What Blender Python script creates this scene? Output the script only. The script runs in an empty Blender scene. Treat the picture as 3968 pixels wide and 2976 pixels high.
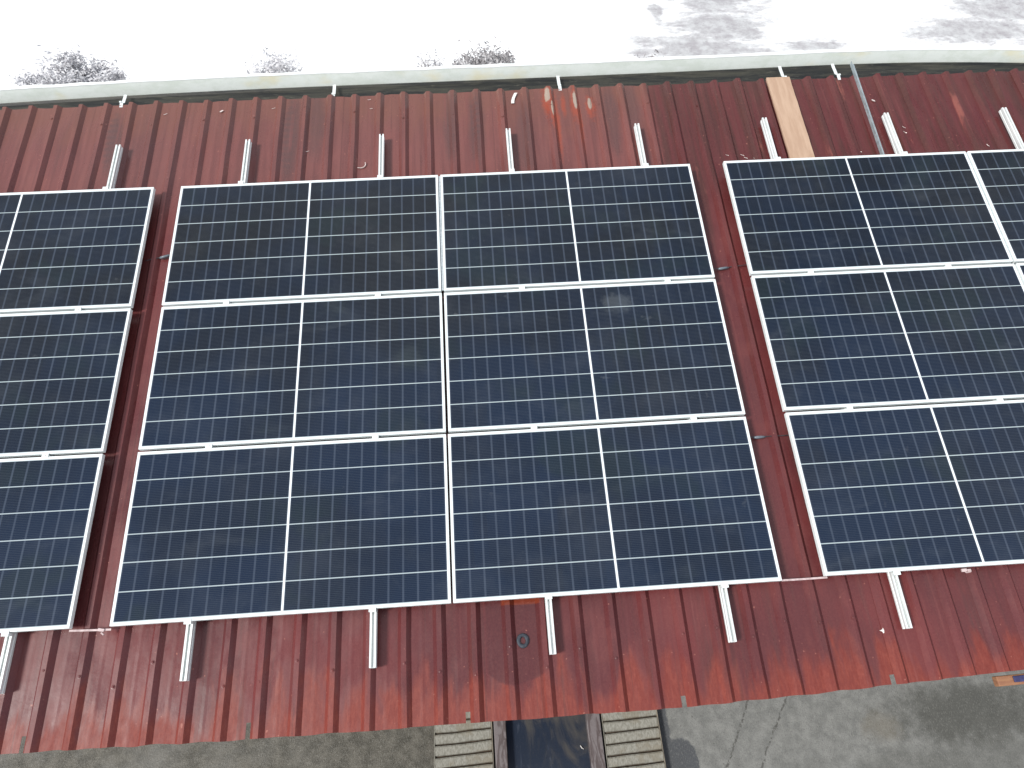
import bpy, math, random
from mathutils import Matrix, Vector
from mathutils import noise as mnoise

S = bpy.context.scene
col = S.collection
random.seed(11)
TH = math.radians(8.0)                       # pitch of the roof
M = Matrix.Translation((0, 0, 3.0 + .69*math.sin(TH) + .115*math.cos(TH))) @ Matrix.Rotation(TH, 4, 'X')

# ---------------------------------------------------------------- camera
cam = bpy.data.cameras.new('camera')
co = bpy.data.objects.new('camera', cam); col.objects.link(co)
cam.sensor_width = 36; cam.lens = 700.557/1024*36
cam.clip_start = .05; cam.clip_end = 2000
RW = ((0.997782, -0.06542, 0.01227), (-0.054292, -0.906558, -0.418575), (0.038507, 0.416981, -0.908099))
cm = Matrix(((RW[0][0], -RW[1][0], -RW[2][0], 0.28371),
             (RW[0][1], -RW[1][1], -RW[2][1], -0.61367),
             (RW[0][2], -RW[1][2], -RW[2][2], 4.58096), (0, 0, 0, 1)))
co.matrix_world = M @ cm
S.camera = co

# ---------------------------------------------------------------- light
SUN = Vector((-.62, -.30, .80)).normalized()          # towards the sun
elev = math.asin(SUN.z); az = math.atan2(SUN.x, SUN.y)
w = bpy.data.worlds.new('World'); S.world = w; w.use_nodes = True
nt = w.node_tree; nt.nodes.clear()
o_ = nt.nodes.new('ShaderNodeOutputWorld'); bg = nt.nodes.new('ShaderNodeBackground')
sky = nt.nodes.new('ShaderNodeTexSky'); sky.sky_type = 'NISHITA'; sky.sun_disc = False
sky.sun_elevation = elev; sky.sun_rotation = az
tc = nt.nodes.new('ShaderNodeTexCoord'); nz = nt.nodes.new('ShaderNodeTexNoise')
nz.inputs['Scale'].default_value = 3.2; nz.inputs['Detail'].default_value = 4
cr = nt.nodes.new('ShaderNodeValToRGB')
cr.color_ramp.elements[0].position = .36; cr.color_ramp.elements[1].position = .62
cr.color_ramp.elements[0].color = (.05, .05, .05, 1)
mx = nt.nodes.new('ShaderNodeMixRGB'); mx.inputs[2].default_value = (9.6, 9.8, 10., 1)
nt.links.new(tc.outputs['Generated'], nz.inputs['Vector']); nt.links.new(nz.outputs['Fac'], cr.inputs[0])
nt.links.new(cr.outputs[0], mx.inputs[0]); nt.links.new(sky.outputs[0], mx.inputs[1])
nt.links.new(mx.outputs[0], bg.inputs[0]); bg.inputs[1].default_value = .088
nt.links.new(bg.outputs[0], o_.inputs[0])
sl = bpy.data.lights.new('sun', 'SUN'); sl.energy = 2.5; sl.angle = math.radians(10); sl.color = (1, .97, .92)
so = bpy.data.objects.new('sun', sl); col.objects.link(so)
so.rotation_euler = (-SUN).to_track_quat('-Z', 'Y').to_euler(); so.location = (-10, -8, 20)
S.view_settings.view_transform = 'Standard'; S.view_settings.look = 'None'
S.view_settings.exposure = .45; S.view_settings.gamma = 1
S.render.engine = 'CYCLES'

# ---------------------------------------------------------------- node helper
class NT:
    def __init__(s, name):
        s.m = bpy.data.materials.new(name); s.m.use_nodes = True
        s.t = s.m.node_tree; s.b = s.t.nodes['Principled BSDF']
        s.tc = s.t.nodes.new('ShaderNodeTexCoord')
        s.geo = s.t.nodes.new('ShaderNodeNewGeometry')
    def put(s, sock, v):
        if isinstance(v, bpy.types.NodeSocket): s.t.links.new(v, sock)
        elif isinstance(v, (tuple, list)) and len(v) == 3 and sock.type == 'RGBA': sock.default_value = (*v, 1)
        else: sock.default_value = v
    def math(s, op, a, b=0., c=0., clamp=False):
        n = s.t.nodes.new('ShaderNodeMath'); n.operation = op; n.use_clamp = clamp
        s.put(n.inputs[0], a); s.put(n.inputs[1], b); s.put(n.inputs[2], c)
        return n.outputs[0]
    def add(s, a, b): return s.math('ADD', a, b)
    def sub(s, a, b): return s.math('SUBTRACT', a, b)
    def mul(s, a, b): return s.math('MULTIPLY', a, b)
    def mx(s, a, b): return s.math('MAXIMUM', a, b)
    def sm(s, v, lo, hi):                       # smoothstep: 0 at lo, 1 at hi
        n = s.t.nodes.new('ShaderNodeMapRange'); n.interpolation_type = 'SMOOTHSTEP'
        s.put(n.inputs['Value'], v)
        if lo <= hi:
            n.inputs['From Min'].default_value = lo; n.inputs['From Max'].default_value = hi
        else:
            n.inputs['From Min'].default_value = hi; n.inputs['From Max'].default_value = lo
            n.inputs['To Min'].default_value = 1; n.inputs['To Max'].default_value = 0
        return n.outputs[0]
    def xyz(s, v):
        n = s.t.nodes.new('ShaderNodeSeparateXYZ'); s.put(n.inputs[0], v); return n.outputs
    def comb(s, x, y, z=0.):
        n = s.t.nodes.new('ShaderNodeCombineXYZ')
        for i, q in enumerate((x, y, z)): s.put(n.inputs[i], q)
        return n.outputs[0]
    def noise(s, vec, scale=5., detail=3., rough=.5, st=None, dist=0.):
        if st:
            mp = s.t.nodes.new('ShaderNodeMapping'); mp.inputs['Scale'].default_value = st
            s.put(mp.inputs[0], vec); vec = mp.outputs[0]
        n = s.t.nodes.new('ShaderNodeTexNoise'); s.put(n.inputs['Vector'], vec)
        n.inputs['Scale'].default_value = scale; n.inputs['Detail'].default_value = detail
        n.inputs['Roughness'].default_value = rough; n.inputs['Distortion'].default_value = dist
        return n.outputs['Fac']
    def mix(s, f, a, b):
        n = s.t.nodes.new('ShaderNodeMixRGB'); s.put(n.inputs[0], f); s.put(n.inputs[1], a); s.put(n.inputs[2], b)
        return n.outputs[0]
    def ell(s, x, y, cx, cy, rx, ry, soft=.35, nz=None):   # soft elliptical patch, 1 inside
        a = s.math('POWER', s.math('ABSOLUTE', s.math('DIVIDE', s.sub(x, cx), rx)), 2.)
        b = s.math('POWER', s.math('ABSOLUTE', s.math('DIVIDE', s.sub(y, cy), ry)), 2.)
        d = s.math('SQRT', s.add(a, b))
        if nz is not None: d = s.add(d, nz)
        return s.sm(d, 1+soft, 1-soft)
    def bump(s, h, strength=.3, dist=.002, prev=None):
        n = s.t.nodes.new('ShaderNodeBump'); n.inputs['Strength'].default_value = strength
        n.inputs['Distance'].default_value = dist; s.put(n.inputs['Height'], h)
        if prev: s.t.links.new(prev, n.inputs['Normal'])
        return n.outputs[0]
    def out(s, color, rough=.5, metal=0., spec=.5, normal=None):
        s.put(s.b.inputs['Base Color'], color); s.put(s.b.inputs['Roughness'], rough)
        s.put(s.b.inputs['Metallic'], metal); s.put(s.b.inputs['Specular IOR Level'], spec)
        if normal: s.t.links.new(normal, s.b.inputs['Normal'])
        return s.m

def simple(name, c1, c2, scale=20, rough=.5, metal=0., spec=.5, bump=.2, st=None, dist=.002):
    n = NT(name); v = n.tc.outputs['Object']
    f = n.noise(v, scale, 5, .6, st)
    f2 = n.sm(f, .35, .65)
    return n.out(n.mix(f2, c1, c2), rough, metal, spec, n.bump(f, bump, dist) if bump else None)

# ---------------------------------------------------------------- materials
def roof_material():
    n = NT('roof_paint'); v = n.tc.outputs['Object']; q = n.xyz(v); x, y = q[0], q[1]
    big = n.noise(v, 1., 4, .55, (1.6, .9, 1)); streak = n.noise(v, 1., 5, .65, (13, .8, 1))
    fine = n.noise(v, 90, 4, .7); med = n.noise(v, 7, 4, .6, (1, .45, 1))
    c = n.mix(n.sm(big, .38, .62), (.136, .029, .030), (.094, .022, .025))
    c = n.mix(n.mul(n.sm(streak, .48, .72), .6), c, (.078, .030, .029))
    c = n.mix(n.mul(n.sm(med, .52, .7), .35), c, (.158, .037, .034))
    # brown-grey sky glare painted on the upper left sheets; browner faded tops
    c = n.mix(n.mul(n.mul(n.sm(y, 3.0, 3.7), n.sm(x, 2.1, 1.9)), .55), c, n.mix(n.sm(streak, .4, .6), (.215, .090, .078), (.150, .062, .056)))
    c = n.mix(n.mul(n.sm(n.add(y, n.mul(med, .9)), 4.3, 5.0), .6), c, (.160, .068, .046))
    # grey weather streaks on single pans near the top
    g = None
    for cx, cy, rx, ry in ((-2.83, 4.1, .07, .32), (-1.30, 4.05, .075, .5), (-1.08, 4.25, .07, .4), (.10, 4.1, .06, .4), (.34, 4.1, .07, .45), (.75, 3.95, .07, .4), (1.55, 4.1, .06, .4), (1.75, 4.2, .06, .35)):
        e = n.ell(x, y, cx, cy, rx, ry, .5, n.mul(n.sub(med, .5), 1.2)); g = e if g is None else n.mx(g, e)
    c = n.mix(n.mul(g, .6), c, (.072, .042, .041))
    # ghost of illegible stamped bars running down three pans
    bars = n.math('POWER', n.math('ABSOLUTE', n.math('SINE', n.mul(n.add(y, n.mul(med, .02)), 46.))), 2.)
    st = None
    for cx, cy, rx, ry in ((-2.86, 4.1, .045, .30), (-1.32, 4.05, .05, .42), (.33, 4.16, .05, .26)):
        e = n.ell(x, y, cx, cy, rx, ry, .3); st = e if st is None else n.mx(st, e)
    c = n.mix(n.mul(n.mul(st, bars), .45), c, (.075, .045, .045))
    # upper sheets on the right painted darker where sky glare is missing
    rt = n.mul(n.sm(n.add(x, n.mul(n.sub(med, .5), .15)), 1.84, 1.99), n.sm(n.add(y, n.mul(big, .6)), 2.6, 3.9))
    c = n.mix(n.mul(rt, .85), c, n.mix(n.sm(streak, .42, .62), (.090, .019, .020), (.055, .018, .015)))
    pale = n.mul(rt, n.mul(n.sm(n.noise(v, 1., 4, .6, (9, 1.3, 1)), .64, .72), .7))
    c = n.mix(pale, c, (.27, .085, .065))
    # brick red rim at the eave with a ragged upper edge
    edge = n.noise(v, 1., 4, .55, (7, 1.6, 1), .3)
    ev = n.sm(n.sub(n.mul(y, -1.), n.mul(n.sub(edge, .5), 1.2)), .38, .62)
    hot = n.mix(n.sm(n.noise(v, 1., 6, .75, (60, 14, 1)), .42, .66), (.172, .027, .018), (.225, .044, .028))
    c = n.mix(n.mul(ev, .9), c, hot)
    c = n.mix(n.mul(n.mul(ev, n.sm(edge, .58, .72)), .4), c, (.27, .08, .05))
    # damp tongue below the middle array
    e1 = n.mul(n.sm(n.add(x, n.mul(n.sub(med, .5), .03)), .19, .215), n.sm(x, .565, .54))
    tng = n.mul(e1, n.sm(n.add(n.add(y, n.mul(n.sub(med, .5), .05)), n.mul(n.math('POWER', n.math('ABSOLUTE', n.sub(x, .385)), 2.), -2.2)), -.505, -.485))
    tng = n.mul(tng, n.sm(y, .4, .0))
    c = n.mix(n.mul(tng, .85), c, (.075, .019, .022))
    org = n.mul(n.mul(n.sm(x, .30, .32), n.sm(x, .57, .55)), n.mul(n.sm(y, -.028, -.018), n.sm(y, .4, .2)))
    c = n.mix(n.mul(org, .8), c, (.20, .035, .012))
    # scratched spots with rusty rims
    wob = n.mul(n.sub(n.noise(v, 30, 3), .5), 1.2)
    rim = None; bare = None
    for cx, cy, rx, ry in ((.99, 4.40, .024, .085), (1.025, 4.24, .012, .085), (1.235, 4.32, .018, .10), (1.37, 4.30, .018, .065)):
        a = n.ell(x, y, cx, cy-.05, rx*2.0, ry*2.0, .5, wob); b = n.ell(x, y, cx, cy, rx, ry, .2, n.mul(wob, .6))
        rim = a if rim is None else n.mx(rim, a); bare = b if bare is None else n.mx(bare, b)
    for cx, cy, rx, ry in ((1.13, 4.30, .02, .12), (1.06, 4.05, .02, .3), (1.26, 4.05, .018, .26)):
        rim = n.mx(rim, n.ell(x, y, cx, cy, rx, ry, .7, wob))
    c = n.mix(n.mul(rim, .75), c, (.30, .055, .025)); c = n.mix(n.mul(bare, .8), c, (.36, .33, .27))
    # run-off lines down from every rib foot and lap
    runs = n.mul(n.sm(n.noise(v, 1., 3, .5, (34, .35, 1)), .58, .70), n.sm(n.noise(v, 2.2, 3, .5), .4, .6))
    c = n.mix(n.mul(runs, .35), c, (.19, .060, .055))
    c = n.mix(n.mul(n.sm(n.noise(v, 1., 3, .5, (30, .5, 3)), .62, .72), .35), c, (.050, .018, .018))
    # chips
    ch = n.sm(n.noise(v, 42, 1, .3), .775, .80)
    c = n.mix(n.mul(ch, .6), c, (.40, .16, .12))
    c = n.mix(n.mul(n.sm(fine, .3, .8), .16), c, (.30, .11, .09))
    rough = n.add(.24, n.mul(n.sm(med, .35, .7), .26)); rough = n.sub(rough, n.mul(tng, .12))
    rough = n.add(rough, n.mul(ev, .2))
    nb = n.bump(n.noise(v, 1., 3, .5, (9, 5, 1)), .35, .006)
    nb = n.bump(fine, .14, .0015, nb)
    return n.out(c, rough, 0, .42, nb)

def cell_material():
    n = NT('cell_laminate'); v = n.tc.outputs['Object']; q = n.xyz(v); x, y = q[0], q[1]
    ax = n.math('ABSOLUTE', x)
    u = n.math('DIVIDE', n.sub(ax, .0065), .0934); r = n.math('DIVIDE', n.add(y, .5468), .18227)
    fu = n.math('FRACT', u); fr = n.math('FRACT', r)
    du = n.mul(n.math('MINIMUM', fu, n.sub(1., fu)), .0934); dr = n.mul(n.math('MINIMUM', fr, n.sub(1., fr)), .18227)
    vgap = n.sm(du, .0085, .0040); hgap = n.sm(dr, .0038, .0024)
    oi = n.t.nodes.new('ShaderNodeObjectInfo')
    wn = n.t.nodes.new('ShaderNodeTexWhiteNoise'); wn.noise_dimensions = '3D'
    n.put(wn.inputs['Vector'], n.comb(n.math('FLOOR', n.add(n.math('DIVIDE', x, .0934), n.mul(oi.outputs['Random'], 91.))), n.math('FLOOR', r), 3.))
    pos = n.geo.outputs['Position']
    cloud = n.noise(pos, 1.15, 3, .5); c2 = n.noise(pos, 1.9, 3, .5)  # cloud patches paint sky reflections into the cell colour
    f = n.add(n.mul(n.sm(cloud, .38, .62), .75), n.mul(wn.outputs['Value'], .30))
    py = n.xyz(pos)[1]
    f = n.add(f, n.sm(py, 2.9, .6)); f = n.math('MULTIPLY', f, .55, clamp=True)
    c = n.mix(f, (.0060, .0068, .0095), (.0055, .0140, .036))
    c = n.mix(n.mul(n.sm(c2, .54, .68), .42), c, (.009, .019, .020))
    # printed fingers: fine pale lines along the cells
    fing = n.math('POWER', n.math('ABSOLUTE', n.math('SINE', n.mul(y, math.pi/.01139))), 4.)
    c = n.mix(n.mul(fing, .26), c, (.080, .100, .120))
    grain = n.noise(v, 1., 2, .6, (120, 320, 1)); c = n.mix(n.mul(n.sm(grain, .55, .75), .20), c, (.12, .15, .19))
    c = n.mix(n.mul(vgap, n.add(.20, n.mul(c2, .34))), c, (.095, .120, .165))
    c = n.mix(n.mul(hgap, .80), c, (.50, .58, .60))
    mid = n.sm(ax, .0078, .0064)
    edge = n.mx(n.sm(ax, 1.0340, 1.0348), n.sm(n.math('ABSOLUTE', y), .5475, .5485))
    c = n.mix(n.mx(mid, edge), c, (.80, .84, .85))
    # dust film, thicker along the lower frame
    dust = n.mul(n.sm(n.noise(pos, 2.6, 5, .65), .45, .8), .03)
    c = n.mix(dust, c, (.42, .44, .44))
    dr_ = n.noise(v, 14, 2, .4)
    sx = n.ell(n.xyz(pos)[0], py, 1.33, 2.10, .10, .07, .5, n.mul(n.sub(n.noise(pos, 12., 4, .7), .5), 2.4))
    c = n.mix(n.mul(sx, .07), c, (.5, .55, .56))
    wash = n.mul(n.sm(n.noise(pos, 1., 4, .65, (1.4, 3.6, 1), 1.2), .52, .80), .032)
    c = n.mix(wash, c, (.40, .44, .46))
    spot = n.mul(n.sm(n.noise(pos, 9., 3, .6), .70, .80), .06)
    c = n.mix(spot, c, (.5, .52, .52))
    nb = n.bump(dr_, .06, .002)
    return n.out(c, n.add(.13, n.mul(c2, .12)), 0, .20, nb)

MAT = {}
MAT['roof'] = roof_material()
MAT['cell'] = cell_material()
MAT['alu'] = simple('anodised_frame', (.80, .84, .83), (.72, .77, .76), 6, .38, .0, .5, .05)
MAT['rail'] = simple('rail_aluminium', (.83, .85, .83), (.70, .73, .72), 5, .35, .15, .5, .05, (8, 1, 8))
MAT['lit_side'] = simple('lit_frame_side', (.62, .66, .68), (.45, .50, .52), 60, .4, .5, .5, .1)  # grey of the added seam fillers that imitate lit frame sides
MAT['conduit'] = simple('dull_zinc', (.44, .50, .52), (.30, .35, .37), 30, .42, .3, .5, .1)
MAT['wood'] = simple('plank_wood', (.50, .35, .25), (.42, .28, .195), 3, .8, 0, .25, .15, (7, 1.0, 4))
MAT['rubber'] = simple('weathered_rubber', (.045, .055, .070), (.025, .03, .04), 50, .6, 0, .4, .2)
MAT['black'] = simple('black_plastic', (.030, .032, .036), (.05, .055, .06), 50, .35, 0, .5, .05)
MAT['grey_plastic'] = simple('grey_plastic', (.16, .19, .22), (.10, .12, .14), 50, .3, 0, .5, .05)
MAT['clear'] = simple('milky_plastic', (.62, .50, .49), (.45, .34, .33), 30, .25, 0, .5, .05)
MAT['swarf'] = simple('bright_swarf', (.78, .70, .66), (.60, .48, .44), 60, .3, .2, .5, 0)
MAT['flake'] = simple('pale_flake', (.80, .78, .74), (.66, .62, .58), 60, .5, 0, .5, 0)
MAT['purlin'] = simple('purlin_steel', (.30, .26, .20), (.16, .14, .11), 10, .7, 0, .3, .2)
MAT['wall'] = simple('render_wall', (.45, .42, .37), (.33, .31, .28), 3, .9, 0, .2, .3)
MAT['orange'] = simple('orange_timber', (.34, .17, .09), (.26, .12, .07), 4, .7, 0, .3, .2, (2, 12, 4))
MAT['blue'] = simple('blue_strap', (.03, .028, .08), (.05, .05, .14), 20, .5, 0, .4, .1)

def ramp_material():
    n = NT('ramp_concrete'); v = n.tc.outputs['Object']; q = n.xyz(v)
    a = n.noise(v, 1., 6, .7, (60, 30, 10)); b = n.noise(v, 6, 4, .6)
    c = n.mix(n.sm(a, .35, .65), (.20, .190, .158), (.315, .305, .265))
    c = n.mix(n.mul(n.sm(b, .50, .66), .55), c, (.21, .18, .13))
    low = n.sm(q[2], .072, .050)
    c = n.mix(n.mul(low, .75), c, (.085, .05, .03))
    return n.out(c, .9, 0, .2, n.bump(a, .6, .004))
MAT['ramp'] = ramp_material()
def beam_material():
    n = NT('wet_beam_paint'); v = n.tc.outputs['Object']
    a = n.noise(v, 1., 4, .6, (14, 3.5, 4), 1.5); b = n.noise(v, 30, 4, .7)
    c = n.mix(n.sm(a, .46, .54), (.105, .082, .080), (.19, .165, .165))
    c = n.mix(n.mul(n.sm(b, .5, .7), .3), c, (.07, .05, .045))
    return n.out(c, n.add(.25, n.mul(b, .3)), 0, .5, n.bump(b, .2, .002))
MAT['beam'] = beam_material()
def pit_material():
    n = NT('wet_pit_floor'); v = n.tc.outputs['Object']; q = n.xyz(v)
    a = n.noise(v, 3., 4, .6, (1, .5, 1), 1.); b = n.noise(v, 42, 4, .7)
    f = n.sm(n.add(a, n.mul(q[1], .25)), .38, .6)
    c = n.mix(f, (.022, .030, .048), (.052, .048, .045))
    c = n.mix(n.mul(n.sm(n.noise(v, 1., 4, .6, (5, 1.2, 1), 2.), .60, .70), .45), c, (.085, .10, .135))
    c = n.mix(n.mul(n.sm(b, .62, .72), .4), c, (.14, .12, .10))
    return n.out(c, n.add(.2, n.mul(f, .35)), 0, .5, n.bump(b, .25, .003))
MAT['pit'] = pit_material()

def ground_material():
    n = NT('concrete_ground'); v = n.geo.outputs['Position']; q = n.xyz(v); x, y = q[0], q[1]
    big = n.noise(v, 1.4, 5, .6); med = n.noise(v, 9, 5, .65); fine = n.noise(v, 75, 4, .75); st = n.noise(v, 1., 5, .7, (90, 38, 10))
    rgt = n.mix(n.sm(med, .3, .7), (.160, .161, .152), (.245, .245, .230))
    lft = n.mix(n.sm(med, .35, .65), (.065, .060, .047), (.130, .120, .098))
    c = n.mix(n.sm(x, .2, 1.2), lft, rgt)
    c = n.mix(n.mul(n.mul(n.sm(x, -1.0, -3.2), n.sm(big, .4, .6)), .5), c, (.20, .195, .18))
    wob = n.mul(n.sub(n.noise(v, 4, 5, .65), .5), 2.2)
    for cx, cy, rx, ry, k, cc in ((4.95, -.52, .75, .26, .8, (.07, .07, .062)), (5.2, -.95, .9, .22, .45, (.10, .10, .09)), (4.2, -.95, .5, .15, .4, (.11, .11, .10)),
                                  (4.02, -.60, .16, .12, .5, (.17, .15, .115)), (3.2, -.95, .3, .12, .35, (.13, .13, .12))):
        c = n.mix(n.mul(n.ell(x, y, cx, cy, rx, ry, .45, wob), k), c, cc)
    wet = n.mx(n.ell(x, y, 1.97, -.82, .17, .27, .08, n.mul(wob, .45)), n.sm(n.add(x, n.mul(n.sub(med, .5), .06)), 1.93, 1.90))
    c = n.mix(n.mul(wet, n.sm(x, .2, 1.2)), c, (.080, .084, .090))
    peb = n.sm(n.noise(v, 1., 3, .6, (70, 24, 10)), .60, .72)
    c = n.mix(n.mul(n.mul(peb, n.sm(x, .3, -.1)), .45), c, (.26, .24, .20))
    # dotted dark trails
    dash = n.sm(n.noise(v, 26, 2, .6), .40, .52)
    jit = n.mul(n.sub(n.noise(v, 5, 4, .7), .5), .10)
    for x0, k in ((2.93, .62), (3.33, .68)):
        d = n.math('ABSOLUTE', n.add(n.sub(n.sub(x, x0), n.mul(y, k)), jit))
        c = n.mix(n.mul(n.mul(n.sm(d, .017, .006), dash), .8), c, (.075, .072, .065))
    c = n.mix(n.mul(n.sm(n.noise(v, 17, 2, .4), .72, .76), .6), c, (.10, .095, .085))
    c = n.mix(n.mul(n.sm(st, .5, .7), .30), c, (.38, .375, .34))
    c = n.mix(n.mul(n.sm(fine, .52, .70), .65), c, (.06, .058, .05))
    return n.out(c, n.sub(.85, n.mul(wet, .45)), 0, .35, n.bump(n.add(fine, st), .5, .006))
MAT['ground'] = ground_material()

def yard_material():
    n = NT('pale_yard'); v = n.geo.outputs['Position']; q = n.xyz(v); x, y = q[0], q[1]
    big = n.noise(v, .8, 4, .55); med = n.noise(v, 4.5, 6, .7); fine = n.noise(v, 1., 5, .7, (7, 26, 5))
    c = n.mix(n.sm(big, .3, .7), (.90, .91, .91), (.86, .87, .87))
    wob = n.mul(n.sub(n.noise(v, 1., 7, .72, (1.5, 3.2, 2)), .5), 3.4)
    p = None
    for cx, cy, rx, ry in ((4.65, 10.9, 1.3, .65), (5.2, 11.6, .95, .7), (5.4, 12.6, .95, .7), (6.3, 13.2, .9, .5), (4.05, 12.15, .14, .34), (10.2, 11.2, 1.5, .5), (11.1, 12.0, 1.1, .8), (6.9, 10.9, .5, .2)):
        e = n.ell(x, y, cx, cy, rx, ry, .55, wob); p = e if p is None else n.mx(p, e)
    patch = n.mix(n.sm(med, .35, .65), (.34, .325, .34), (.50, .505, .51))
    patch = n.mix(n.mul(n.sm(fine, .58, .70), .7), patch, (.10, .09, .095))
    c = n.mix(n.mul(p, .95), c, patch)
    return n.out(c, .9, 0, .2, n.bump(med, .3, .01))
MAT['yard'] = yard_material()

def gutter_wall_material():
    n = NT('stained_fascia'); v = n.tc.outputs['Object']
    a = n.noise(v, 1., 4, .6, (1.1, 2, 2)); b = n.noise(v, 1., 5, .7, (5, 3, 9)); f = n.noise(v, 60, 3, .7)
    c = n.mix(n.sm(b, .4, .65), (.84, .88, .83), (.74, .79, .72))
    c = n.mix(n.mul(n.sm(a, .52, .66), .75), c, (.80, .74, .50))
    c = n.mix(n.mul(f, .15), c, (.4, .42, .36))
    return n.out(c, .6, 0, .35, n.bump(b, .2, .004))
def gutter_floor_material():
    n = NT('wet_gutter_floor'); v = n.tc.outputs['Object']
    a = n.noise(v, 1., 5, .7, (1.6, 18, 6), .5); b = n.noise(v, 1., 5, .7, (9, 40, 9))
    c = n.mix(n.sm(a, .38, .64), (.011, .012, .013), (.048, .046, .036))
    c = n.mix(n.mul(n.sm(b, .58, .72), .5), c, (.16, .15, .12))
    return n.out(c, .5, 0, .35, n.bump(b, .5, .006))
MAT['gwall'] = gutter_wall_material(); MAT['gfloor'] = gutter_floor_material()
MAT['glip'] = simple('white_lip', (.90, .92, .90), (.82, .85, .83), 9, .5, 0, .4, .1)
MAT['leaf'] = simple('dusty_grey_leaves', (.56, .55, .57), (.68, .68, .70), 3, .8, 0, .3, 0)
MAT['leaf_dark'] = simple('dusty_dark_leaves', (.24, .225, .23), (.50, .49, .50), 4, .8, 0, .3, 0)
MAT['twig'] = simple('pale_bark', (.50, .47, .46), (.38, .36, .36), 14, .9, 0, .2, .2)

# ---------------------------------------------------------------- mesh helper
class MB:
    def __init__(s): s.v = []; s.f = []
    def box(s, x0, x1, y0, y1, z0, z1, mat=None):
        b = len(s.v)
        for z in (z0, z1):
            for (x, y) in ((x0, y0), (x1, y0), (x1, y1), (x0, y1)):
                p = Vector((x, y, z)); s.v.append(mat @ p if mat else p)
        s.f += [(b, b+3, b+2, b+1), (b+4, b+5, b+6, b+7), (b, b+1, b+5, b+4), (b+1, b+2, b+6, b+5), (b+2, b+3, b+7, b+6), (b+3, b, b+4, b+7)]
    def loft(s, rings, cap=True, closed=True):
        n = len(rings[0]); b = len(s.v)
        for r in rings: s.v += [Vector(p) for p in r]
        for i in range(len(rings)-1):
            for j in range(n if closed else n-1):
                k = (j+1) % n; a = b+i*n
                s.f.append((a+j, a+k, a+n+k, a+n+j))
        if cap and closed:
            s.f.append(tuple(b+j for j in reversed(range(n)))); a = b+(len(rings)-1)*n
            s.f.append(tuple(a+j for j in range(n)))
    def tube(s, pts, r, n=8):
        pts = [Vector(p) for p in pts]; rr = r if isinstance(r, (list, tuple)) else [r]*len(pts); rings = []
        for i, p in enumerate(pts):
            t = (pts[min(i+1, len(pts)-1)]-pts[max(i-1, 0)]).normalized()
            up = Vector((0, 0, 1)) if abs(t.z) < .9 else Vector((1, 0, 0))
            a = t.cross(up).normalized(); b = t.cross(a).normalized()
            rings.append([p+(a*math.cos(q*2*math.pi/n)+b*math.sin(q*2*math.pi/n))*rr[i] for q in range(n)])
        s.loft(rings)
    def build(s, name, mat, parent=None, matrix=None, smooth=False, bevel=0):
        me = bpy.data.meshes.new(name); me.from_pydata([tuple(p) for p in s.v], [], s.f); me.validate(); me.update()
        if smooth: me.shade_smooth()
        me.materials.append(mat)
        o = bpy.data.objects.new(name, me); col.objects.link(o)
        if parent: o.parent = parent
        o.matrix_basis = matrix if matrix is not None else Matrix.Identity(4)
        if bevel:
            md = o.modifiers.new('bevel', 'BEVEL'); md.width = bevel; md.segments = 2; md.limit_method = 'ANGLE'
        return o

def T(x, y, z, rz=0.): return Matrix.Translation((x, y, z)) @ Matrix.Rotation(rz, 4, 'Z')
def tag(o, label, cat, group=None):
    o['label'] = label; o['category'] = cat
    if group: o['group'] = group
    return o
def empty(name, matrix):
    o = bpy.data.objects.new(name, None); col.objects.link(o); o.matrix_basis = matrix; o.empty_display_size = .1
    return o
def structure(o): o['kind'] = 'structure'; return o

# ---------------------------------------------------------------- ground
def sheet(name, x0, x1, y0, y1, z, mat, n=1):
    m = MB(); m.v = [Vector(p) for p in ((x0, y0, z), (x1, y0, z), (x1, y1, z), (x0, y1, z))]; m.f = [(0, 1, 2, 3)]
    return structure(m.build(name, mat))
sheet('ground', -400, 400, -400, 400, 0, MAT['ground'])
sheet('yard', -60, 70, 4.9, 60, .004, MAT['yard'])
sheet('pit_floor', .31, 1.10, -6, 3.6, .006, MAT['pit'])

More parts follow.
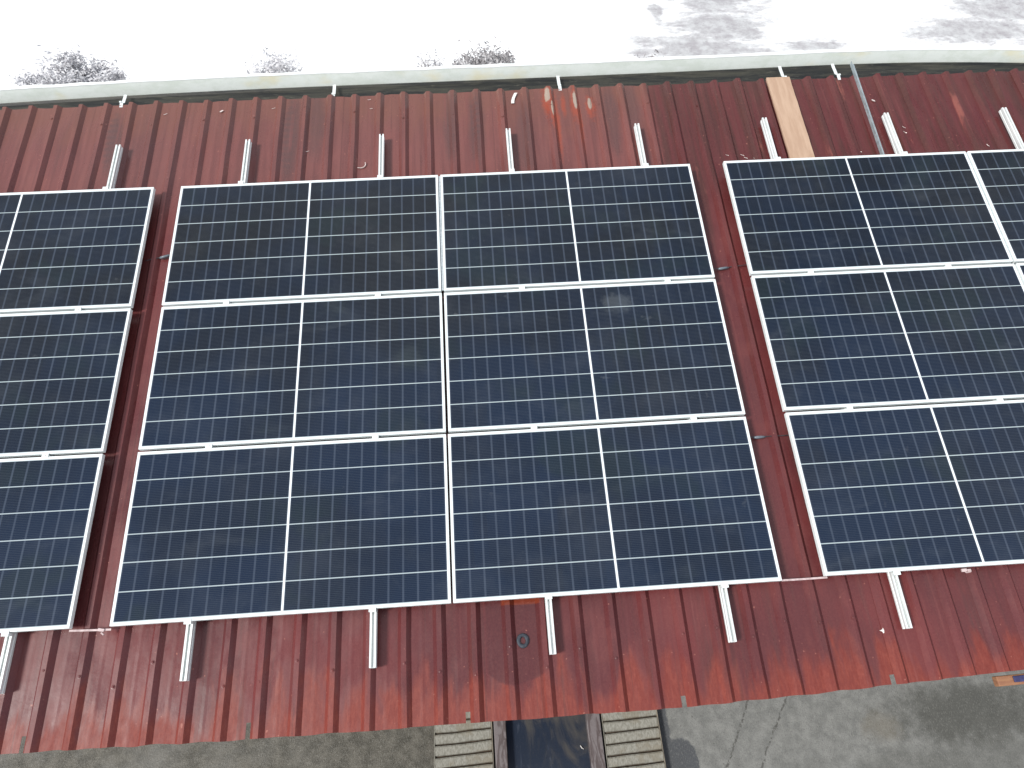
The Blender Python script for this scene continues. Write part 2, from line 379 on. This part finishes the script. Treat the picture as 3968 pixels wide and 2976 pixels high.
# ---------------------------------------------------------------- shed with its sheet roof
PITCH = .22; X0 = -2.51
EAVE, TOP = -.69, 4.50
shed = empty('service_shed', Matrix.Identity(4))
tag(shed, 'open shed under the red ribbed metal roof that carries the solar panels', 'shed')
def eave_shift(x):
    return .085*max(0, min(1, (x-1.2)/2.6))**1.3 + .018*max(0, min(1, (-1.2-x)/1.5))
def roof_sheet(k):
    """six ribs, 1.32 m cover; local coordinates are the roof's own"""
    xs = X0 + k*6*PITCH
    prof = []
    for r in range(6):
        c = xs + r*PITCH; h = .035 if r == 0 else .032
        if r == 0: prof.append((c-.042, .0035))
        else: prof.append((c-.042, 0))
        prof += [(c-.017, h), (c+.015, h), (c+.044, 0), (c+.062, 0), (c+.090, 0)]
        prof += [(c+.107, .0007), (c+.112, .0007), (c+.127, 0)]
        prof += [(c+.150, 0), (c+PITCH-.062, 0)]
    # keep a regular grid: last columns are the pan end tucked below the next sheet's rib
    xe = xs + 6*PITCH
    prof += [(xe-.042+.014, .001)]
    ys = [EAVE, EAVE+.03, EAVE+.0625, EAVE+.09] + [EAVE+.09+(TOP-EAVE-.09)*(i+1)/46 for i in range(46)]
    v = []; f = []; n = len(prof)
    ridx = [i for i, p in enumerate(prof) if p[1] > .02]
    for j, y in enumerate(ys):
        for i, (x, z) in enumerate(prof):
            q = mnoise.noise(Vector((x*2.3, y*1.3, 3.1+k)))*.0030 + mnoise.noise(Vector((x*9, y*3.1, 8.3)))*.0016
            dx = mnoise.noise(Vector((0, y*2.1, round((x-X0)/PITCH)*7.7)))*.0035
            yy = y + eave_shift(x)*max(0, 1-(y-EAVE)/.6)
            if j == 0: yy += mnoise.noise(Vector((x*7, 1.2, 5)))*.008
            if j == len(ys)-1: yy += mnoise.noise(Vector((x*6, 9.2, 5)))*.016
            v.append((x+dx, yy, -.120+z+q))
    gap = random.Random(k*7+3).choice((.09, .09, .0625))
    for j in range(len(ys)-1):
        for i in range(n-1):
            if i >= n-3 and ys[j+1] <= EAVE+gap+.001 : continue      # notch beside the overlap
            a = j*n+i; f.append((a, a+1, a+n+1, a+n))
    me = bpy.data.meshes.new('roof_sheet'); me.from_pydata(v, [], f); me.update()
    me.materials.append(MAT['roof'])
    o = bpy.data.objects.new('roof_sheet', me); col.objects.link(o); o.parent = shed; o.matrix_basis = M
    md = o.modifiers.new('thickness', 'SOLIDIFY'); md.thickness = .0012; md.offset = -1
    # self-drilling screws with washers on the ribs
    rnd = random.Random(k+40)
    if -2 <= k <= 5:
        for r in range(6):
            for yb in ((-.30, 4.28) if -1 <= k <= 3 else ()):
                if yb < 0 and not (-1 <= k <= 3): continue
                if yb > 0 and r % 2: continue
                x = xs + r*PITCH + rnd.uniform(-.004, .004); y = yb + rnd.uniform(-.13, .10)
                m = MB(); rings = []
                for rr, zz in ((.0125, .0), (.0125, .0018), (.0075, .0022), (.0070, .0060), (.003, .0075)):
                    rings.append([(x+rr*math.cos(a*math.pi/5), y+rr*math.sin(a*math.pi/5), -.120+.0322+zz) for a in range(10)])
                m.loft(rings); m.build('roof_screw', MAT['roof'], o)
    return o
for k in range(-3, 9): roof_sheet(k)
ML = M
xl, xr = X0-3*6*PITCH, X0+9*6*PITCH
for y in (-.50, .72, 1.94, 3.16, 4.30):
    m = MB(); m.box(xl+.05, xr-.1, y, y+.05, -.205, -.125); m.build('purlin', MAT['purlin'], shed, M)
def zroof(y, off): return (M @ Vector((0, y, off))).z
for x in (-5.8, -2.6, 2.2, 6.0):
    p = M @ Vector((x, .75, -.21)); m = MB(); m.box(x-.06, x+.06, p.y-.06, p.y+.06, 0, p.z); m.build('post', MAT['purlin'], shed)
p = M @ Vector((0, 4.42, -.27)); m = MB(); m.box(xl+.1, xr-.2, p.y-.08, p.y+.10, .0, p.z); m.build('back_wall', MAT['wall'], shed)
for x in (-5.8, -2.6, 2.2, 6.0):
    m = MB(); m.box(x-.04, x+.04, -.45, 4.4, -.285, -.207); m.build('rafter', MAT['purlin'], shed, M)

# ---------------------------------------------------------------- gutter behind the top edge
PL = [(-6.4, 4.61), (-5, 4.66), (-4.0, 4.702), (-2.95, 4.738), (-1.8, 4.762), (-.72, 4.766), (1.19, 4.772), (2.46, 4.782), (4.0, 4.800), (4.93, 4.780), (5.66, 4.728), (7.0, 4.62), (8.3, 4.50)]
def gy(x):
    for (a, ya), (b, yb) in zip(PL, PL[1:]):
        if x <= b:
            t = max(0, (x-a)/(b-a)); return ya+(yb-ya)*t
    return PL[-1][1]
def gys(x): return sum(gy(x+d) for d in (-.5, -.25, 0, .25, .5))/5
gut = empty('roof_gutter', M @ T(0, 4.6, -.25)); G0 = T(0, -4.6, .25)
tag(gut, 'long pale stained gutter with a dark wet bottom along the far roof edge', 'gutter')
NX = 190; xs_ = [-6.4+14.6*i/NX for i in range(NX+1)]
m = MB(); m.loft([[(x, 4.40, -.262), (x, 4.40, -.225), (x, gys(x)-.035, -.232), (x, gys(x)-.012, -.222), (x, gys(x)-.006, -.232), (x, gys(x)-.006, -.262)] for x in xs_])
m.build('trough_floor', MAT['gfloor'], gut, G0)
def wl(x): return .006*mnoise.noise(Vector((x*3.1, 0, 0)))+.004*mnoise.noise(Vector((x*9, 4, 0)))
m = MB(); m.loft([[(x, gys(x)-.004, -.268), (x, gys(x)-.004, -.225), (x, gys(x)+.030, -.118+wl(x)), (x, gys(x)+.046, -.118+wl(x)), (x, gys(x)+.030, -.268)] for x in xs_])
m.build('outer_wall', MAT['gwall'], gut, G0)
m = MB(); m.loft([[(x, gys(x)+.029, -.117+wl(x)), (x, gys(x)+.031, -.110+wl(x)), (x, gys(x)+.062+2*wl(x+9), -.110+wl(x)), (x, gys(x)+.064+2*wl(x+9), -.117+wl(x))] for x in xs_])
m.build('lip', MAT['glip'], gut, G0)
for x, yaw in ((-2.845, -.25), (-.953, -.12), (1.121, .05), (3.234, .25), (3.746, .3)):
    m = MB(); y1 = gys(x)-.045
    m.loft([[(x-.014+yaw*.1*(t-.5), 4.475+(y1-4.475)*t, z), (x+.014+yaw*.1*(t-.5), 4.475+(y1-4.475)*t, z), (x+.014+yaw*.1*(t-.5), 4.475+(y1-4.475)*t, z-.004), (x-.014+yaw*.1*(t-.5), 4.475+(y1-4.475)*t, z-.004)]
            for t, z in ((0, -.118), (.25, -.122), (.4, -.150), (.6, -.160), (.8, -.172), (1, -.178))])
    m.box(x-.010, x+.010, 4.53, 4.545, -.128, -.112)
    m.build('bracket', MAT['alu'], gut, G0)

# ---------------------------------------------------------------- solar panels
W, H, GC, GR_ = 2.105, 1.134, .018, .02
FW, FD = .0115, .035
def make_panel():
    root = empty('solar_panel', Matrix.Identity(4))
    m = MB(); a, b = W/2, H/2
    # four mitred bars lofted round the rectangle, with an inner lip
    prof = ((0, 0), (0, -FD), (.024, -FD), (.024, -FD+.002), (.002, -FD+.002), (.002, -.006), (FW, -.006), (FW, 0))
    rings = []
    for sx, sy in ((-1, -1), (1, -1), (1, 1), (-1, 1), (-1, -1)):
        rings.append([(sx*(a-d), sy*(b-d), z) for d, z in prof])
    m.loft(rings, cap=False); m.build('frame', MAT['alu'], root, None, False, .0008)
    m = MB(); m.box(-a+.0023, a-.0023, -b+.0023, b-.0023, -.0058, -.0018)
    m.v = [Vector((max(-a+FW+.0002, min(a-FW-.0002, p.x)), max(-b+FW+.0002, min(b-FW-.0002, p.y)), p.z)) for p in m.v]
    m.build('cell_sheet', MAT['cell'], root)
    m = MB(); m.box(-.06, .06, .30, .36, -.020, -.006); m.build('junction_box', MAT['black'], root)
    return root
def copy_thing(src, mat, parent=None):
    c = src.copy(); col.objects.link(c); c.parent = parent; c.matrix_basis = mat
    for ch in src.children:
        d = ch.copy(); col.objects.link(d); d.parent = c; d.matrix_basis = ch.matrix_basis
    return c
proto = make_panel()
# array name, centre, x offset, angle, column centres
GL_, GRt = .23274, .28971
LX = -W-GC/2-GL_-W/2; RX = W+GC/2+GRt+W/2
arrays = [('middle', 0., .0, .10, [-W/2-GC/2, W/2+GC/2]), ('left', -2.347, -.0003, -.25, [LX]), ('right', 3.195, .0147, -.11, [RX, RX+W+GC])]
rowname = ['bottom', 'middle', 'top']
lab = {
 ('middle', 0, 2): 'solar panel with black cells at the top left corner of the centre block',
 ('middle', 1, 2): 'solar panel with black cells at the top right corner of the centre block',
 ('middle', 0, 1): 'navy solar panel at the left of the centre block, between the top and bottom ones',
 ('middle', 1, 1): 'solar panel at the right of the centre block, between the top and bottom ones',
 ('middle', 0, 0): 'solar panel at the bottom left corner of the centre block',
 ('middle', 1, 0): 'solar panel at the bottom right corner of the centre block, just above the black ring',
 ('left', 0, 2): 'topmost solar panel of the block cut off by the left picture edge',
 ('left', 0, 1): 'middle one of three solar panels stacked at the left picture edge',
 ('left', 0, 0): 'lowest solar panel of the block cut off by the left picture edge',
 ('right', 0, 2): 'solar panel at the top of the right block, touching the wooden plank',
 ('right', 0, 1): 'second solar panel down the near column of the right block',
 ('right', 0, 0): 'lowest solar panel of the right block, with a plastic clip on its bottom edge',
 ('right', 1, 2): 'solar panel in the top right corner of the picture, partly cut off',
 ('right', 1, 1): 'mere sliver of solar panel at the right picture edge, below the top corner panel',
 ('right', 1, 0): 'solar panel beyond the right picture edge in the lowest row of its block',
}
first = True; AX = {}
for an, cx, dy, deg, cols in arrays:
    A = M @ Matrix.Translation((cx, 1.721, 0)) @ Matrix.Rotation(math.radians(deg), 4, 'Z') @ Matrix.Translation((-cx, -1.721, 0))
    AX[an] = (A, dy)
    for ci, x in enumerate(cols):
        for ri in range(3):
            if an == 'right' and ci == 1 and ri == 0: continue
            y = H/2 + ri*(H+GR_) + dy
            j = random.uniform(-.0015, .0015) + (ri-.8)*.002*(1 if ci else -1)
            mat = A @ T(x+j, y, 0, math.radians(random.uniform(-.04, .04)))
            if first: p = proto; p.matrix_basis = mat; first = False
            else: p = copy_thing(proto, mat)
            tag(p, lab[(an, ci, ri)], 'solar panel', 'solar panels laid in three blocks on the red roof')

# ---------------------------------------------------------------- rails
def make_rail():
    root = empty('mounting_rail', Matrix.Identity(4))
    m = MB(); h = .050
    prof = [(-.020, 0), (-.020, .016), (-.016, .019), (-.016, .027), (-.020, .030), (-.020, h), (-.007, h), (-.007, h-.010), (-.012, h-.010), (-.012, h-.018), (.012, h-.018), (.012, h-.010),
            (.007, h-.010), (.007, h), (.020, h), (.020, .030), (.016, .027), (.016, .019), (.020, .016), (.020, 0)]
    L0, L1 = -.345, 3.953
    m.loft([[(x, L0, z) for x, z in prof], [(x, L1, z) for x, z in prof]])
    m.build('profile', MAT['rail'], root)
    for y in (H+GR_/2, 2*H+1.5*GR_):
        m = MB(); m.box(-.022, .022, -.018, .018, .0862, .0895); m.box(-.022, .022, -.0045, .0045, .050, .0862)
        m.box(-.005, .005, -.005, .005, .0895, .0935)
        m.build('mid_clamp', MAT['alu'], root, T(0, y, 0))
    for y, s in ((0, -1), (3*H+2*GR_, 1)):
        m = MB(); m.box(-.022, .022, min(s*.002, s*.020), max(s*.002, s*.020), .050, .086); m.box(-.022, .022, min(-s*.009, s*.022), max(-s*.009, s*.022), .0862, .0892)
        m.build('end_clamp', MAT['alu'], root, T(0, y, 0))
    return root
rp = make_rail(); firstr = True
rails = [(-3.87, 'left', 'rail ending on the red roof at the far left, its lower end outside the picture'),
 (-2.735, 'left', 'rail nearest the left picture edge, sticking out above and below the left block'),
 (-1.634, 'middle', 'aluminium rail under the left half of the centre block\'s left panels'),
 (-.496, 'middle', 'aluminium rail leaving the centre block just left of its middle seam'),
 (.612, 'middle', 'aluminium rail whose lower end lies right beside the black rubber ring'),
 (1.742, 'middle', 'aluminium rail under the right half of the centre block\'s right panels'),
 (2.868, 'right', 'aluminium rail whose upper end stands just left of the tan wooden plank'),
 (3.970, 'right', 'aluminium rail whose upper end stands just right of the long thin metal bar'),
 (5.06, 'right', 'rail in the upper right corner of the picture')]
for x, an, lb in rails:
    mat = M @ T(x, AX[an][1] + random.uniform(-.006, .006), -.0855, math.radians({'left': -.1, 'middle': .0, 'right': -.1}[an] + random.uniform(-.1, .1)))
    if firstr: r = rp; r.matrix_basis = mat; firstr = False
    else: r = copy_thing(rp, mat)
    tag(r, lb, 'rail', 'aluminium mounting rails running up the roof')

# ---------------------------------------------------------------- loose things on the roof
ang = math.atan2(.012, .93)
m = MB(); N = 20
m.loft([[(-.108+.004*mnoise.noise(Vector((i*.7, 1, 0))), y, 0), (.108+.004*mnoise.noise(Vector((i*.7, 5, 0))), y, 0), (.108+.004*mnoise.noise(Vector((i*.7, 5, 0))), y, .022), (-.108+.004*mnoise.noise(Vector((i*.7, 1, 0))), y, .022)] for i in range(N+1) for y in [i*1.05/N]])
o = m.build('wooden_plank', MAT['wood'], None, M @ T(3.130, 3.43, -.0872, 0.0), False, .002)
tag(o, 'tan wooden plank lying up the roof between the right block and the gutter', 'plank')
m = MB(); t = .0025
m.loft([[(-.019, y, 0), (.019, y, 0), (.019, y, t), (-.019+t, y, t), (-.019+t, y, .036), (-.019, y, .036)] for y in (0, 1.20)])
o = m.build('angle_bar', MAT['conduit'], None, M @ T(3.845, 3.43, -.086, -math.radians(1.4)))
tag(o, 'long thin grey metal angle bar reaching from the right block over the gutter', 'metal bar')
m = MB(); rings = []
NN = 40
for i in range(NN):
    a = i*2*math.pi/NN; w_ = .0115+.001*math.sin(3*a)
    c = Vector((math.cos(a)*.0285, math.sin(a)*.033, 0)); d = Vector((math.cos(a), math.sin(a), 0))
    rings.append([c+d*w_*math.cos(q*math.pi/4)+Vector((0, 0, .004+.004*math.sin(q*math.pi/4))) for q in range(8)])
rings.append(rings[0]); m.loft(rings, cap=False)
o = m.build('rubber_ring', MAT['rubber'], None, M @ T(.434, -.243, -.113), True)
tag(o, 'flat black rubber ring lying on the roof below the centre block', 'ring')
# pale curled paint flake
m = MB(); m.loft([[(x-.014, y, z), (x+.014, y, z+.001), (x+.014, y, z+.002), (x-.014, y, z+.001)] for x, y, z in ((0, 0, .002), (.002, .03, .001), (.010, .06, .003), (.022, .09, .007), (.036, .115, .013))])
o = m.build('paint_flake', MAT['flake'], None, M @ T(.672, 4.33, -.113)); tag(o, 'white curled strip lying on the roof near the gutter, left of the rusty scratches', 'flake')
m = MB(); m.tube([(0, 0, .004), (.03, -.004, .003), (.055, .004, .003), (.068, .025, .005), (.066, .05, .01)], [.003, .004, .005, .005, .004], 6)
o = m.build('metal_curl', MAT['swarf'], None, M @ T(-.705, 3.655, -.113)); tag(o, 'small curled metal shaving lying above the centre block\'s left top panel', 'shaving')
# shavings
bits = [(3.966, 4.191, .040, 'largest shaving right of the long thin metal bar', -.7), (4.150, 3.855, .030, 'upper of two slivers above the right block, right of its rail end', -.7),
 (4.143, 3.797, .032, 'lower of two slivers above the right block, right of its rail end', -.6), (2.633, 3.614, .034, 'upper sliver of three beside the top left corner of the right block', -.4),
 (2.656, 3.582, .034, 'middle sliver of three beside the top left corner of the right block', -.4), (2.735, 3.570, .026, 'sliver of three nearest the right block\'s first rail', -.4),
 (2.50, 3.62, .028, 'lone faint sliver left of the right block\'s top corner', -.3), (4.836, 3.607, .030, 'sliver above the right block, left of the corner rail', -.9),
 (3.68, 3.60, .030, 'sliver at the foot of the long thin metal bar', -.7), (-2.42, 4.36, .034, 'pale sliver near the gutter, upper left of the picture', .5),
 (-1.93, 4.37, .040, 'bright chip near the gutter, above the left gap', .6), (-1.47, 4.38, .030, 'small chip near the gutter, above the centre block\'s first rail', .4),
 (-.62, 4.44, .028, 'upper of two slivers near the gutter, above the centre block\'s left half', .3), (-.60, 4.33, .026, 'lower of two slivers near the gutter, above the centre block\'s left half', .2),
 (-1.14, 3.86, .028, 'sliver halfway between gutter and centre block, right of its first rail', .4), (-2.77, 3.77, .030, 'sliver beside the upper end of the left block\'s rail', .7)]
for i, (x, y, s, lb, a) in enumerate(bits):
    m = MB(); k = s/2; rnd = random.Random(i)
    m.loft([[(t*k, .0035*c_+rnd.uniform(-.001, .001), .001+.003*abs(t)), (t*k, .0035*c_+.0035, .001+.003*abs(t)), (t*k, .0035*c_+.002, .003+.004*abs(t))] for t, c_ in ((-1, .5), (-.3, 0), (.4, .2), (1, -.6))])
    if i in (0, 10): m.box(-.012, .014, -.006, .007, .001, .005)
    o = m.build('shaving', MAT['swarf'], None, M @ T(x, y, -.113, a)); tag(o, lb, 'shaving', 'bright metal shavings scattered on the roof')
m = MB(); c = Vector((0, 0, .004)); m.v = [Vector((0, 0, .012))]+[Vector((math.cos(i*math.pi/4)*(.026 if i % 2 == 0 else .009)*(.7+.5*(i % 3)/2), math.sin(i*math.pi/4)*(.034 if i % 2 == 0 else .010), .001)) for i in range(8)]
m.f = [(0, i+1, (i+1) % 8+1) for i in range(8)]+[tuple(range(8, 0, -1))]
o = m.build('foil_scrap', MAT['flake'], None, M @ T(2.736, -.329, -.113)); tag(o, 'tiny crumpled white scrap on the roof left of the lower right rail', 'scrap')

for x, an, lb in ((0., 'middle', 'added thin grey strip imitating lit frame sides between the two top centre panels'), (RX+W/2+GC/2, 'right', 'added thin grey strip imitating lit frame sides in the top row of the right block')):
    m = MB(); m.box(-.0075, .0075, 2*(H+GR_)+.01, 3*H+2*GR_-.004, -.020, -.012)  # added filler, imitates the lit frame sides inside the seam
    o = m.build('lit_seam_filler', MAT['lit_side'], None, AX[an][0] @ T(x, AX[an][1], 0)); tag(o, lb, 'strip')
# cables across the gaps, with inline connectors
def cable(x0, x1, y, z, cx, lb, tilt=0., zs=-.097):
    root = empty('cable_link', M @ T(cx, y, zs)); mi = M.inverted()
    pts = []
    for i in range(13):
        t = i/12; x = x0+(x1-x0)*t; sag = math.sin(t*math.pi)*.012
        pts.append((x-cx, tilt*(x-cx)+.004*math.sin(t*5), z-zs-sag))
    m = MB(); m.tube(pts, .0032, 6); m.build('wire', MAT['black'], root, None, True)
    m = MB(); m.tube([(-.042, -.042*tilt, 0), (-.036, -.036*tilt, 0), (-.034, -.034*tilt, 0), (0, 0, 0), (.030, .030*tilt, 0), (.034, .034*tilt, 0), (.046, .046*tilt, 0)], [.005, .006, .010, .011, .010, .007, .005], 10)
    m.build('connector', MAT['grey_plastic'], root, None, True)
    tag(root, lb, 'cable', 'black cables bridging the gaps between the blocks')
cable(-2.35, -2.10, 2.815, -.085, -2.205, 'black cable with grey connector crossing the left gap between blocks', .28)
cable(2.12, 2.46, 2.450, -.085, 2.232, 'cable with grey connector crossing the right gap, level with the top panels', .12)
cable(2.10, 2.45, 1.012, -.085, 2.215, 'cable with grey connector crossing the right gap, level with the bottom panels', .02)
def strip(x0, x1, y0, y1, clip, lb):
    root = empty('plastic_strip', M @ T(x0, y0, -.045)); L = x1-x0
    m = MB(); m.loft([[(L*t, (y1-y0)*t-.006, z), (L*t, (y1-y0)*t+.006, z), (L*t, (y1-y0)*t+.006, z+.003), (L*t, (y1-y0)*t-.006, z+.003)] for t, z in ((0, 0), (.25, -.004), (.5, -.006), (.75, -.004), (1, 0))])
    m.build('band', MAT['clear'], root)
    if clip is not None:
        m = MB(); m.box(-.022, .018, -.011, .007, -.004, .010); m.box(.010, .034, -.018, -.008, -.003, .008, Matrix.Rotation(-.5, 4, 'Z')); m.build('clip', MAT['clear'], root, T(L*clip, (y1-y0)*clip, 0, -.2), False, .002)
    tag(root, lb, 'plastic strip')
strip(-2.375, -2.118, -.010, -.018, .78, 'thin clear strip with a clip joining the left and centre blocks at the bottom')
strip(2.128, 2.43, .010, .010, None, 'thin clear strip joining the centre and right blocks at the bottom')
m = MB(); m.box(-.028, .006, -.010, .010, -.008, .006); m.box(.010, .034, -.012, .006, -.008, .004); m.tube([(-.02, 0, 0), (.0, -.016, .0), (.03, -.012, 0)], .004, 6)
o = m.build('plastic_clip', MAT['clear'], None, M @ T(3.34, -.004, -.030), False, .002); tag(o, 'small milky plastic clip on the bottom edge of the right block', 'clip')

# ---------------------------------------------------------------- ramps, beams and the pit
def ramp(x0, x1, lb):
    root = empty('ribbed_ramp', T((x0+x1)/2, -.5, 0)); hw = (x1-x0)/2
    m = MB(); prof = []
    y = -2.6
    yy = []
    while y < 3.5:
        yy += [(y, .050), (y+.010, .051), (y+.018, .078), (y+.086, .092), (y+.098, .086)]
        y += .1005
    n = 9; rings = []
    for j, (a, z) in enumerate(yy):
        row = []
        for i in range(n):
            t = i/(n-1); x = -hw+2*hw*t
            wv = .006*mnoise.noise(Vector((x*5+x0*3, (j//5)*3.3, 1)))
            row.append((x+(.004*mnoise.noise(Vector((a*20, x0, i))) if i in (0, n-1) else 0), a+wv+.020*t, z+.003*mnoise.noise(Vector((x*8, a*10, 2)))))
        row.append((hw, a+.02, .0)); row.insert(0, (-hw, a, .0)); rings.append(row)
    m.loft(rings, closed=False)
    # left and right kerb edges
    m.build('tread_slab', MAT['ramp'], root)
    for s in (-1, 1):
        k = MB(); k.box(s*(hw+.001)-.004+s*.006, s*(hw+.001)+.004+s*.006, -2.6, 3.5, 0, .082+.004*s); k.build('edge_strip', MAT['purlin'] if s > 0 else MAT['ramp'], root)
    tag(root, lb, 'ramp', 'pair of ribbed ramps beside the pit')
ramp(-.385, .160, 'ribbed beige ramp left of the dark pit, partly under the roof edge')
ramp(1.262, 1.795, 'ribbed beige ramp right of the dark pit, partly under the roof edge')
for x0, x1, lb, r in ((.188, .305, 'dark brown beam between the left ramp and the pit', 0), (1.098, 1.232, 'worn grey-brown beam between the pit and the right ramp', 0)):
    m = MB(); m.loft([[(x0+.004*mnoise.noise(Vector((y*2, x0, 0))), y, 0), (x1, y, 0), (x1+.003*mnoise.noise(Vector((y*2, x1, 4))), y, .105), (x0+.004*mnoise.noise(Vector((y*2, x0, 0))), y, .105)] for y in [-2.6+i*.2 for i in range(31)]])
    o = m.build('edge_beam', MAT['beam'], None, T(0, 0, 0), False, .006); tag(o, lb, 'beam', 'beams edging the pit')
m = MB(); m.tube([(0, 0, .006), (.012, -.022, .012), (.030, -.034, .008)], [.004, .005, .002], 6)
o = m.build('dry_leaf_curl', MAT['flake'], None, T(1.02, -.565, .008)); tag(o, 'small pale curled leaf on the dark pit floor', 'leaf')
# orange timber under the eave at the right edge
m = MB(); m.box(0, 1.5, -.030, .030, -.05, .0)
root = empty('timber_beam', M @ T(3.40, -.672, -.165, .02)); m.build('timber', MAT['orange'], root, None, False, .006)
m = MB(); m.box(.10, .40, -.014, .022, .002, .012); m.build('blue_strap', MAT['blue'], root, None, False, .003)
tag(root, 'orange timber with a blue strap, poking out below the eave at bottom right', 'timber')

# ---------------------------------------------------------------- shrubs beyond the gutter
def shrub(x, y, rx, ry, h, n, mat, lb, seed, size=.040):
    rnd = random.Random(seed); root = empty('grey_shrub', T(x, y, 0))
    m = MB()
    tips = []
    for i in range(16):
        a = rnd.uniform(0, 6.283); e = rnd.uniform(.35, 1.)
        ex = Vector((math.cos(a)*rx*e*.9, math.sin(a)*ry*e*.9, h*math.sqrt(max(.05, 1-e*e*.75))*rnd.uniform(.8, 1)))
        mid = ex*.5+Vector((rnd.uniform(-.1, .1), rnd.uniform(-.1, .1), .08))
        m.tube([(0, 0, 0), mid, ex], [.022, .012, .004], 5); tips.append(ex); tips.append(mid)
        for q in range(3):
            t2 = ex*rnd.uniform(.5, .9); e2 = t2+Vector((rnd.uniform(-.25, .25), rnd.uniform(-.2, .2), rnd.uniform(.0, .16)))
            m.tube([t2, e2], [.006, .002], 4); tips.append(e2)
    m.build('stems', MAT['twig'], root)
    lv = MB(); clumps = [(t, rnd.uniform(.12, .26)) for t in tips]
    for i in range(n):
        c, r = rnd.choice(clumps)
        p = c+Vector((rnd.gauss(0, r*.6), rnd.gauss(0, r*.5), rnd.gauss(0, r*.4)))
        if p.z < .03: continue
        if (p.x/rx)**2+(p.y/ry)**2 > 1.15 or p.z > h*1.08: continue
        d = Vector((rnd.uniform(-1, 1), rnd.uniform(-1, 1), rnd.uniform(-.5, .8))).normalized(); u = d.orthogonal().normalized()
        s = size*rnd.uniform(.5, 1.2); b = len(lv.v)
        lv.v += [p-d*s, p+u*s*.3, p+d*s, p-u*s*.3]; lv.f.append((b, b+1, b+2, b+3))
    lv.build('foliage', mat, root)
    tag(root, lb, 'shrub', 'pale grey shrubs beyond the gutter')
shrub(-6.30, 9.5, 1.0, .7, 1.02, 21000, MAT['leaf'], 'wide mound-shaped grey shrub beyond the gutter at the upper left', 1)
shrub(-2.95, 9.7, .50, .4, .92, 2600, MAT['leaf'], 'sparse thin grey shrub beyond the gutter, left of the centre', 2)
shrub(.55, 9.7, .50, .4, .92, 8000, MAT['leaf_dark'], 'darkest small shrub beyond the gutter, near the top centre', 3)
shrub(-.36, 9.75, .26, .2, .90, 700, MAT['leaf'], 'tiny wispy shrub just left of the darkest one', 4)
shrub(3.55, 9.6, .45, .35, .66, 900, MAT['leaf_dark'], 'low dark shrub beyond the gutter, left of the grey dirt patch', 5)
